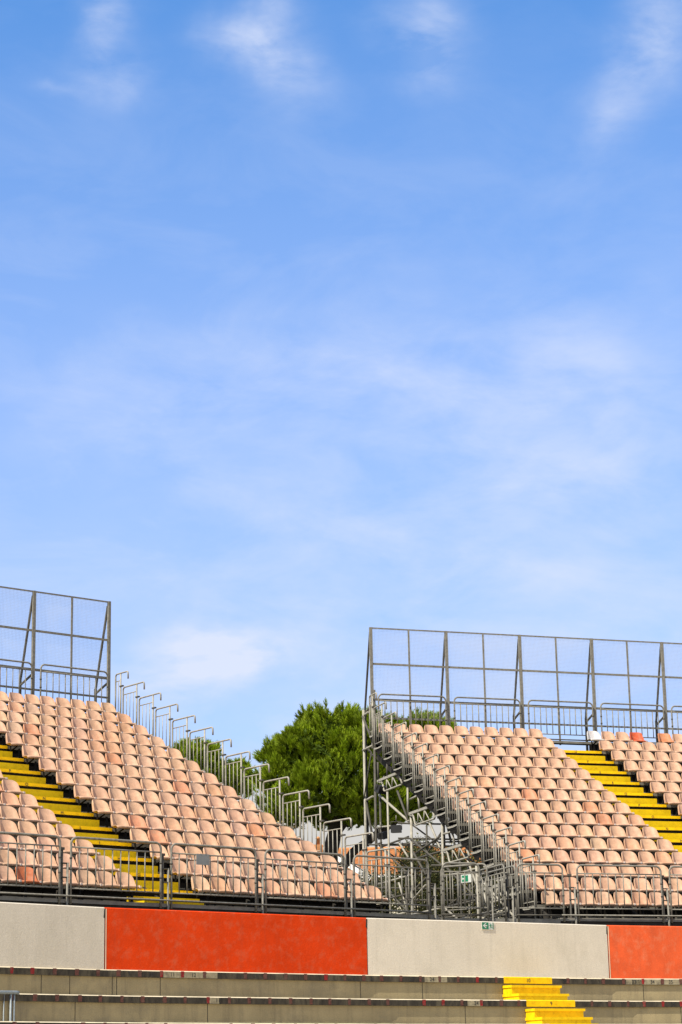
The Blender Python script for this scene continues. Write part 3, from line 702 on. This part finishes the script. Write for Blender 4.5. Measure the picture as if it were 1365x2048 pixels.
for k in range(2):
    barrier(ML @ T(5.10 - 2.42 * (k + 1) + .20, 14 * D_ + .28, 15 * H_ + TREAD), 2.14, 'top row ' + lw[k], 'barriers along the top rows')
for k in range(5):
    barrier(MR @ T(-.25 + 2.42 * k + .17, 14 * D_ + .28, 15 * H_ + TREAD), 2.14, 'top row barrier of the right stand, %s from its scaffolded left side' % ORD[k + 1], 'barriers along the top rows')

# ------------------------------------------------------------------ scaffolding under the right stand
SEG = [  # (b, z) ends on the side frame, radius, dark?
 ((12.27, 6.46), (12.30, -1.9), .035, 0), ((11.33, 5.19), (11.40, -1.9), .035, 0), ((12.3, 6.3), (11.67, 6.3), .028, 0), ((12.31, 5.25), (11.44, 5.26), .026, 0), ((12.28, 3.75), (11.49, 3.77), .028, 0),
 ((12.27, 6.27), (11.38, 5.28), .028, 0), ((11.51, 5.08), (12.28, 3.79), .016, 0), ((12.26, 3.71), (11.6, 2.47), .03, 0), ((11.33, 5.2), (11.33, 6.9), .03, 0),
 ((10.97, 4.7), (10.97, 4.18), .026, 0), ((10.2, 4.6), (10.19, 4.2), .026, 0), ((10.94, 3.73), (8.58, 2.68), .032, 0), ((9.51, 3.66), (8.63, 2.73), .028, 0), ((10.94, 3.71), (10.92, -1.9), .026, 0), ((10.2, 3.73), (10.21, -1.9), .026, 0),
 ((11.17, 2.82), (10.05, 2.73), .024, 0), ((10.87, 2.24), (8.59, 2.26), .024, 0), ((11.35, 2.35), (10.86, 2.35), .02, 0), ((8.49, 2.84), (8.55, -1.9), .034, 0), ((8.51, 3.62), (8.54, 2.86), .026, 0),
 ((8.51, 3.3), (7.85, 3.31), .024, 0), ((7.67, 3.27), (7.7, 2.91), .026, 0), ((7.04, 2.46), (6.08, 1.45), .028, 0), ((6.13, 2.0), (8.02, 1.74), .024, 1), ((7.9, 2.04), (6.11, 1.66), .018, 1), ((9.48, 2.2), (8.79, 1.7), .026, 0),
 ((6.04, 2.04), (5.41, 2.03), .024, 0), ((6.04, 2.5), (6.03, -1.9), .030, 0), ((5.25, 1.98), (5.25, 1.65), .026, 0), ((8.27, 1.8), (7.27, 1.07), .028, 0), ((7.3, 1.02), (9.71, .42), .026, 0), ((7.31, .81), (9.18, .29), .022, 0), ((9.5, 1.07), (8.86, .26), .024, 0),
 ((3.6, .95), (3.6, -1.9), .03, 0), ((4.4, 1.2), (3.62, .3), .026, 0), ((1.2, -.3), (1.2, -1.9), .03, 0), ((3.6, .1), (6.0, .1), .024, 0), ((6.0, .1), (3.6, -.9), .024, 0), ((8.5, .1), (6.05, .1), .024, 0), ((8.5, .1), (6.05, -1.0), .024, 0), ((1.2, -.9), (3.6, -.9), .024, 0), ((3.6, .7), (1.25, -.6), .026, 0),
 ((8.5, 2.2), (6.05, 1.2), .024, 1), ((8.5, 1.2), (6.05, 2.1), .02, 1), ((6.0, 1.2), (3.65, .1), .024, 1), ((10.9, 2.2), (8.55, 1.15), .022, 1), ((6.0, .9), (3.6, .9), .022, 0), ((11.3, .7), (8.6, .7), .022, 1), ((8.5, 1.6), (6.0, 1.6), .022, 1), ((7.3, 2.4), (7.3, -1.0), .022, 1), ((4.8, 1.2), (4.8, -1.2), .022, 1), ((10.9, 1.1), (8.55, .1), .024, 0), ((10.9, .2), (8.55, .2), .022, 0), ((11.4, 1.2), (8.6, 1.2), .022, 0)]
TR = [((11.08, 4.16), 1.56), ((8.59, 2.89), 1.56), ((6.08, 1.60), 1.46), ((3.62, .32), 1.46)]
def side_frame(a, label, full=True):
    t = thing('scaffolding', MR @ T(a, 0, 0), label, 'scaffolding', 'scaffold frames under the right stand')
    for (p, q, r_, dk) in SEG:
        if not full and (p[0] > 11 and p[1] > 4 or q[1] > 6): continue
        mb = MB(); mb.tube([(random.uniform(-.04, .04), p[0], p[1]), (random.uniform(-.04, .04), q[0], q[1])], r_ * 1.18, 7)
        link('tube', mb.mesh('tube', 'steel_dark' if dk or random.random() < .45 else 'steel_bright'), t)
    for (p, w) in TR:
        b1, z = p
        mb = MB(); mb.box((-.03, b1 - w, z - .035), (.03, b1, z + .035)); tr = link('truss', mb.mesh('truss', 'steel_bright'), t)
        mb = MB(); mb.tube([(0, b1 - .08, z - .04)] + arc_pts((0, b1 - .36, z - .11), .06, 20, 80, 3, ((0, 1, 0), (0, 0, 1))) + [(0, b1 - .50, z - .34), (0, b1 - .58, z - .37), (0, b1 - w - .42, z - .37), (0, b1 - w - .47, z - .34), (0, b1 - w - .22, z - .06)], .028, 7); link('truss_chord', mb.mesh('truss_chord', 'steel_bright'), tr)
        mb = MB(); x = b1 - .62
        for (u, v) in ((-.75, -1.0), (-1.25, -1.05), (-.75, -.6), (-1.25, -1.5)): mb.tube([(0, b1 + u, z - .04), (0, b1 + v - .12, z - .36)], .018, 6)
        link('truss_web', mb.mesh('truss_web', 'steel_bright'), tr)
    return t
side_frame(-.34, 'grey scaffold frame on the open left side of the right stand')
side_frame(2.08, 'second scaffold frame, inside under the right stand', False)
side_frame(4.50, 'third scaffold frame, deep under the right stand', False)
t = thing('scaffolding', MR, 'long dark cross tubes joining the scaffold frames under the right stand', 'scaffolding')
for (b_, z, dk) in ((11.0, 2.30, 1), (8.5, 2.20, 1), (8.5, 2.62, 1), (6.0, 1.2, 1), (6.0, .1, 0), (10.9, 1.05, 0), (3.6, .2, 0), (8.5, .5, 0), (8.6, 1.3, 1), (11.1, .3, 0)):
    mb = MB(); mb.tube([(-.7, b_, z), (12.5, b_ + .02, z)], .026, 7); link('tube', mb.mesh('tube', 'steel_dark'), t)
for (p, q) in (((-.3, 8.5, 2.6), (2.1, 8.6, 1.0)), ((-.3, 11.2, 2.3), (2.1, 11.2, .6)), ((2.0, 6.1, 1.6), (-.3, 6.1, .1)), ((-.3, 11.0, 2.3), (2.1, 8.5, 2.2))):
    mb = MB(); mb.tube([p, q], .024, 7); link('brace', mb.mesh('brace', 'steel_dark'), t)
# plain frames under the left stand
for a, lb in ((5.02, 'scaffold frame under the right end of the left stand'), (-.4, 'scaffold frame under the aisle of the left stand')):
    t = thing('scaffolding', ML @ T(a, 0, 0), lb, 'scaffolding', 'scaffold frames under the left stand')
    for b_, zt_ in ((.2, -.75), (3.4, 1.0), (6.6, 2.7), (9.8, 4.3), (11.7, 5.3)):
        mb = MB(); mb.tube([(0, b_, -2.2), (0, b_, zt_)], .03, 7); link('tube', mb.mesh('tube', 'steel_dark'), t)
    for p, q in (((.2, -2.0), (3.4, .8)), ((3.4, -2.0), (6.6, 2.4)), ((6.6, -1.0), (9.8, 2.4)), ((3.4, .4), (11.7, .4)), ((6.6, 2.2), (11.7, 2.2))):
        mb = MB(); mb.tube([(0, *p), (0, *q)], .026, 7); link('tube', mb.mesh('tube', 'steel_dark'), t)
# black lamps hung on the scaffold
def floodlight(mw, label, s=1.0):
    t = thing('floodlight', mw, label, 'floodlight', 'black lamps hung in the scaffolding')
    mb = MB(); w, d, h = .17 * s, .12 * s, .12 * s
    mb.box((-w, -d, -h), (w, d, h)); mb.box((-w - .012, -d - .02, -h - .012), (w + .012, -d, h + .012)); link('housing', mb.mesh('housing', 'black_case'), t)
    mb = MB(); mb.tube([(-w - .02, 0, -.02), (-w - .02, 0, h + .12), (w + .02, 0, h + .12), (w + .02, 0, -.02)], .012, 6); link('yoke', mb.mesh('yoke', 'steel_dark'), t)
    mb = MB(); mb.tube([(0, 0, h + .12), (0, 0, h + .30)], .016, 6); link('hanger', mb.mesh('hanger', 'steel'), t)
    return t
floodlight(MR @ T(-.40, 10.62, 2.52) @ Matrix.Rotation(R_(35), 4, 'Z') @ Matrix.Rotation(R_(-14), 4, 'Y'), 'tilted black lamp, lower left of the pair in the scaffolding', .76)
floodlight(MR @ T(-.30, 9.72, 2.60) @ Matrix.Rotation(R_(-30), 4, 'Z'), 'boxy black lamp, right one of the pair in the scaffolding', .8)
floodlight(MR @ T(-.38, 10.75, 3.88) @ Matrix.Rotation(R_(20), 4, 'Z') @ Matrix.Rotation(R_(25), 4, 'X'), 'black lamp high in the scaffolding under the topmost truss', .85)

# ------------------------------------------------------------------ trees
def pine(name, base, crown_blobs, limbs, ntuft, label, tl=.34, seed=1):
    rs = random.Random(seed); t = thing(name, T(*base), label, 'tree'); inv = T(-base[0], -base[1], -base[2])
    mb = MB()
    for pts, rad in limbs:
        P = [Vector(p) - Vector(base) for p in pts]; Q = []; RR = []
        for i in range(len(P) - 1):
            for j in range(4):
                f = j / 4; Q.append(P[i].lerp(P[i + 1], f) + Vector((rs.uniform(-.04, .04), rs.uniform(-.04, .04), 0))); RR.append((rad[i] * (1 - f) + rad[i + 1] * f) * rs.uniform(.92, 1.08))
        Q.append(P[-1]); RR.append(rad[-1]); mb.tube(Q, RR, 9)
    link('trunk', mb.mesh('trunk', 'bark'), t)
    C = MB()
    tot = sum(b_[3] * b_[4] for b_ in crown_blobs)
    for (cx, cy, cz, rx, rz) in crown_blobs:
        c = Vector((cx, cy, cz)) - Vector(base); n = int(ntuft * rx * rz / tot)
        clumps = []
        for i in range(max(8, int(14 * rx * rz))):
            th = rs.uniform(0, 2 * pi); u = rs.uniform(-.75, 1); s = math.sqrt(1 - u * u); k = rs.uniform(.72, 1.0)
            clumps.append((Vector((s * cos(th) * rx * k, s * sin(th) * rx * k, u * rz * k)), u, rs.uniform(.26, .50)))
        for i in range(n):
            th = rs.uniform(0, 2 * pi); u = rs.uniform(-1, 1); rr = rs.random() ** .33
            s = math.sqrt(1 - u * u); d = Vector((s * cos(th), s * sin(th), u))
            shell = rs.random() < .8
            if shell:
                kc, u0, cl_r = rs.choice(clumps)
                dd = Vector((rs.gauss(0, 1), rs.gauss(0, 1), rs.gauss(.35, .9))).normalized()
                p = c + kc + dd * cl_r * rs.uniform(.45, 1.0); u = u0
                d = kc.normalized()
                ax = (dd * .75 + d * .35 + Vector((0, 0, 1.15)) + Vector((rs.uniform(-.3, .3), rs.uniform(-.3, .3), rs.uniform(-.2, .2)))).normalized()
            else:
                k = rr * .9; p = c + Vector((d.x * rx * k, d.y * rx * k, d.z * rz * k))
                ax = Vector((rs.uniform(-1, 1), rs.uniform(-1, 1), rs.uniform(-.4, 1))).normalized()
            a1 = ax.orthogonal().normalized(); a2 = ax.cross(a1)
            L0 = tl * rs.uniform(.7, 1.25); nn = 44 if shell else 22
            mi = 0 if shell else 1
            for q in range(nn):
                f = rs.uniform(0, 1); ph = rs.uniform(0, 2 * pi); sp = rs.uniform(.25, .75) * (1.15 - .5 * f)
                dr = (ax + (a1 * cos(ph) + a2 * sin(ph)) * sp).normalized(); o = p + ax * (L0 * .8 * f); ln = L0 * rs.uniform(.38, .62)
                sd_ = dr.cross(Vector((rs.uniform(-1, 1), rs.uniform(-1, 1), rs.uniform(-1, 1)))).normalized() * .0145
                C.quad([o - sd_, o + sd_, o + dr * ln + sd_ * .35, o + dr * ln - sd_ * .35], mi)
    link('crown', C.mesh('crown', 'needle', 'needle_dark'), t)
    return t
YP = 82.0; sp_ = YP / F / .985
def B(px, py, rxp, rzp, Y=YP): p = at(px, py, Y); k = Y / F * 1.02; return (p.x, p.y, p.z, rxp * k, rzp * k)
b0 = at(668, 1990, YP); b0.z = 2.44
blobs = [B(655, 1489, 98, 56), B(606, 1528, 72, 56), B(690, 1530, 120, 78), B(572, 1572, 50, 40), B(745, 1487, 88, 52), B(800, 1500, 85, 60, 83), B(640, 1597, 112, 50), B(735, 1610, 92, 46), B(640, 1625, 85, 34), B(735, 1632, 70, 30), B(790, 1622, 70, 34, 83), B(850, 1500, 75, 58, 84), B(810, 1592, 80, 50, 83)]
trunk = [([tuple(b0), at(655, 1745, YP), at(666, 1690, YP), at(672, 1640, YP), at(668, 1560, YP)], [.34, .30, .27, .24, .12]),
         ([at(668, 1668, YP), at(705, 1630, YP), at(740, 1570, YP)], [.16, .13, .07]),
         ([at(668, 1756, YP), at(706, 1706, YP), at(748, 1672, YP), at(800, 1636, YP + .5), at(850, 1590, YP + 1)], [.17, .16, .15, .13, .07]),
         ([at(668, 1650, YP), at(640, 1630, YP), at(600, 1600, YP)], [.12, .08, .05])]
trunk = [([Vector(p) for p in a], r_) for a, r_ in trunk]
pine('pine_tree', tuple(b0), blobs, trunk, 11500, 'big umbrella pine with a forked leaning trunk filling the gap between the stands', seed=3)
Y2 = 96.0; b2 = at(425, 1990, Y2); b2.z = 2.44
pine('pine_tree', tuple(b2), [B(425, 1550, 60, 42, Y2), B(385, 1540, 42, 38, Y2), B(462, 1562, 46, 40, Y2), B(350, 1560, 36, 34, Y2)],
     [([Vector(b2), Vector(at(425, 1560, Y2)), Vector(at(425, 1520, Y2))], [.3, .2, .1])], 2600, 'smaller pine crown showing behind the handrails of the left stand', seed=9)
# shrubs
def shrub(px, py, wpx, hpx, Y, n, label, ml='leaf', seed=1, ls=.075):
    rs = random.Random(seed); c = at(px, py, Y); k = Y / F; base = Vector((c.x, c.y, 2.44)); t = thing('shrub', T(*base), label, 'shrub', 'shrubs growing in the gap')
    ztop = c.z + hpx * k; zc = c.z
    mb = MB()
    for j in range(6):
        e = Vector((rs.uniform(-.5, .5) * wpx * k, rs.uniform(-.4, .4), zc - base.z + rs.uniform(-.2, .7) * hpx * k)); mb.tube([(rs.uniform(-.1, .1), rs.uniform(-.1, .1), 0), tuple(e * .55 + Vector((rs.uniform(-.1, .1), 0, 0))), tuple(e)], [.04, .025, .01], 6)
    link('stems', mb.mesh('stems', 'bark'), t)
    C = MB(); tw = []
    for j in range(int(n / 14)):
        th = rs.uniform(0, 2 * pi); u = rs.uniform(-1, 1); s = math.sqrt(1 - u * u); kk = rs.random() ** .45
        tw.append((Vector((s * cos(th) * wpx * k * kk, s * sin(th) * wpx * k * kk * .8, (zc - base.z) + u * hpx * k * kk)), Vector((s * cos(th) * .6, s * sin(th) * .6, .8 + u * .3)).normalized()))
    for p, d in tw:
        for q in range(14):
            o = p + d * rs.uniform(0, .35) + Vector((rs.uniform(-.06, .06), rs.uniform(-.06, .06), rs.uniform(-.06, .06)))
            dr = (d * .4 + Vector((rs.uniform(-1, 1), rs.uniform(-1, 1), rs.uniform(-.5, .9)))).normalized(); sd_ = dr.orthogonal(); sd_.rotate(Matrix.Rotation(rs.uniform(0, 6.28), 3, dr)); sd_ = sd_.normalized() * ls * .32
            ln = ls * rs.uniform(.8, 1.5); C.quad([o, o + dr * ln * .5 + sd_, o + dr * ln, o + dr * ln * .5 - sd_], 1 if rs.random() < .12 else 0)
    link('foliage', C.mesh('foliage', ml, 'leaf_yellow'), t); return t
shrub(835, 1778, 66, 66, 74, 8500, 'dense dark olive shrub behind the middle of the gap', seed=4)
shrub(838, 1722, 36, 34, 76, 2600, 'thin topped young shrub rising before the orange roof', seed=5)
shrub(892, 1748, 40, 44, 77, 4200, 'olive shrub between the thin young one and the passage', seed=15)
shrub(915, 1785, 66, 72, 75, 9000, 'dark shrub behind the passage under the right stand', seed=6)
shrub(752, 1800, 44, 46, 78, 4200, 'low yellow green shrub beside the white gable', seed=7)
shrub(990, 1780, 60, 80, 78, 8000, 'shadowed shrub deep under the right stand', seed=8)
shrub(880, 1830, 120, 48, 80, 9000, 'low wide dark shrub along the foot of the gap', seed=12)

# ------------------------------------------------------------------ houses behind
def house(px0, px1, ridge_y, eave_y, Y, depth, label, wall, rm_='tile'):
    a = at(px0, ridge_y, Y); b_ = at(px1, ridge_y, Y); zr = a.z; ze = at(px0, eave_y, Y - depth).z
    t = thing('house', T(a.x, Y, 2.44), label, 'house', 'houses behind the stands')
    w = b_.x - a.x; zr -= 2.44; ze -= 2.44
    mb = MB(); mb.box((.25, -depth + .35, 0), (w - .25, depth - .35, ze - .05)); link('wall', mb.mesh('wall', wall), t)
    mb = MB()
    # tiled roof: rows of rounded tiles with a step at each course
    n = max(8, int(w / .22)); m_ = 13
    for sgn in (-1, 1):
        for r_ in range(m_):
            f0, f1 = r_ / m_, (r_ + 1) / m_
            y0, y1 = sgn * depth * f0, sgn * depth * f1; z0, z1 = zr + (ze - zr) * f0, zr + (ze - zr) * f1
            ra, rb_ = [], []
            for j in range(n * 4 + 1):
                x = w * j / (n * 4); hh = .045 * abs(sin(pi * j / 4)); ra.append((x, y0, z0 + hh - .01)); rb_.append((x, y1, z1 + hh + .10))
            mb.grid([ra, rb_], smooth=False, flip=sgn > 0)
            rc = [(p[0], p[1], p[2] - .12) for p in rb_]; mb.grid([rb_, rc], smooth=False, flip=sgn > 0)
    rf = link('roof', mb.mesh('roof', rm_), t)
    mb = MB(); mb.tube([(0, 0, zr + .05), (w, 0, zr + .05)], .09, 8); link('ridge', mb.mesh('ridge', rm_), rf)
    mb = MB(); mb.bar((0, -depth - .05, ze - .05), (w, -depth - .05, ze - .05), .1, .12); link('gutter', mb.mesh('gutter', 'fascia'), t)
    return t, a, w, zr, ze
ht, ha, hw, hzr, hze = house(676, 1010, 1701, 1752, 112, 4.2, 'house with an orange tiled roof seen through the scaffolding', 'stucco')
# small front gable with a white bargeboard
g0 = at(640, 1693, 105); g1 = at(742, 1757, 105)
t = thing('gable_wing', T(g0.x, 105, 2.44), 'small pale gabled wing with white bargeboard before the tiled roof', 'house', 'houses behind the stands')
wz0, wz1, ww = g0.z - 2.44, g1.z - 2.44, g1.x - g0.x
mb = MB(); mb.quad([(-ww, 0, 0), (ww - .15, 0, 0), (ww - .15, 0, wz1 - .15), (0, 0, wz0 - .15), (-ww, 0, wz1 - .15)]); mb.box((-ww + .02, .01, 0), (ww - .17, 2.5, wz1 - .3)); link('wall', mb.mesh('wall', 'stucco'), t)
mb = MB(); mb.bar((0, -.12, wz0), (ww, -.12, wz1), .06, .30, upv=(0, 0, 1)); mb.bar((0, -.12, wz0), (-ww, -.12, wz1), .06, .30); link('bargeboard', mb.mesh('bargeboard', 'fascia'), t)
mb = MB(); mb.bar((0, 1.2, wz0 + .10), (ww + .05, 1.2, wz1 + .10), 2.7, .06, upv=(0, 0, 1)); mb.bar((0, 1.2, wz0 + .10), (-ww - .05, 1.2, wz1 + .10), 2.7, .06); link('roof', mb.mesh('roof', 'tile'), t)
cp = at(637, 1690, 104)
t = thing('chimney', T(cp.x, 104, 2.44), 'brown chimney pot standing just left of the pine trunk', 'chimney')
mb = MB(); h = cp.z - 2.44; mb.box((-.22, -.22, 0), (.22, .22, h)); link('stack', mb.mesh('stack', 'tile'), t)
mb = MB(); mb.tube([(0, 0, h), (0, 0, h + .28), (0, 0, h + .30), (0, 0, h + .40)], [.12, .10, .14, .02], 8); link('pot', mb.mesh('pot', 'tile'), t)
house(300, 596, 1642, 1652, 125, 1.2, 'far pale house with an ochre eave under the pine, behind the left handrails', 'stucco', 'stucco_y')

# ------------------------------------------------------------------ railing standing on the lower terrace
k = 4; o_ = NO + RUN * k - .28; zt = WZ0 - RISE * k
pr_ = at(38, 1985, 41.2); t = thing('stair_railing', Matrix.Translation((pr_.x, pr_.y, pr_.z - 1.05)) @ Matrix.Rotation(R_(36), 4, 'Z'), 'blue grey tube railing in the lower left corner before the terrace', 'railing')
mb = MB(); mb.tube([(-3, 0, 1.05), (-.04, 0, 1.05), (0, 0, 1.04)], .036, 10); link('top_rail', mb.mesh('top_rail', 'steel_blue'), t)
for x, r_ in ((-.16, .024), (-.06 + .02, .0), (-.30, .013), (-.42, .013), (-.54, .013), (-1.4, .024), (-.09, .018)):
    if r_ == 0: continue
    mb = MB(); mb.tube([(x, 0, -.6), (x, 0, 1.03)], r_, 8); link('post' if r_ > .015 else 'bar', mb.mesh('post', 'steel_blue'), t)
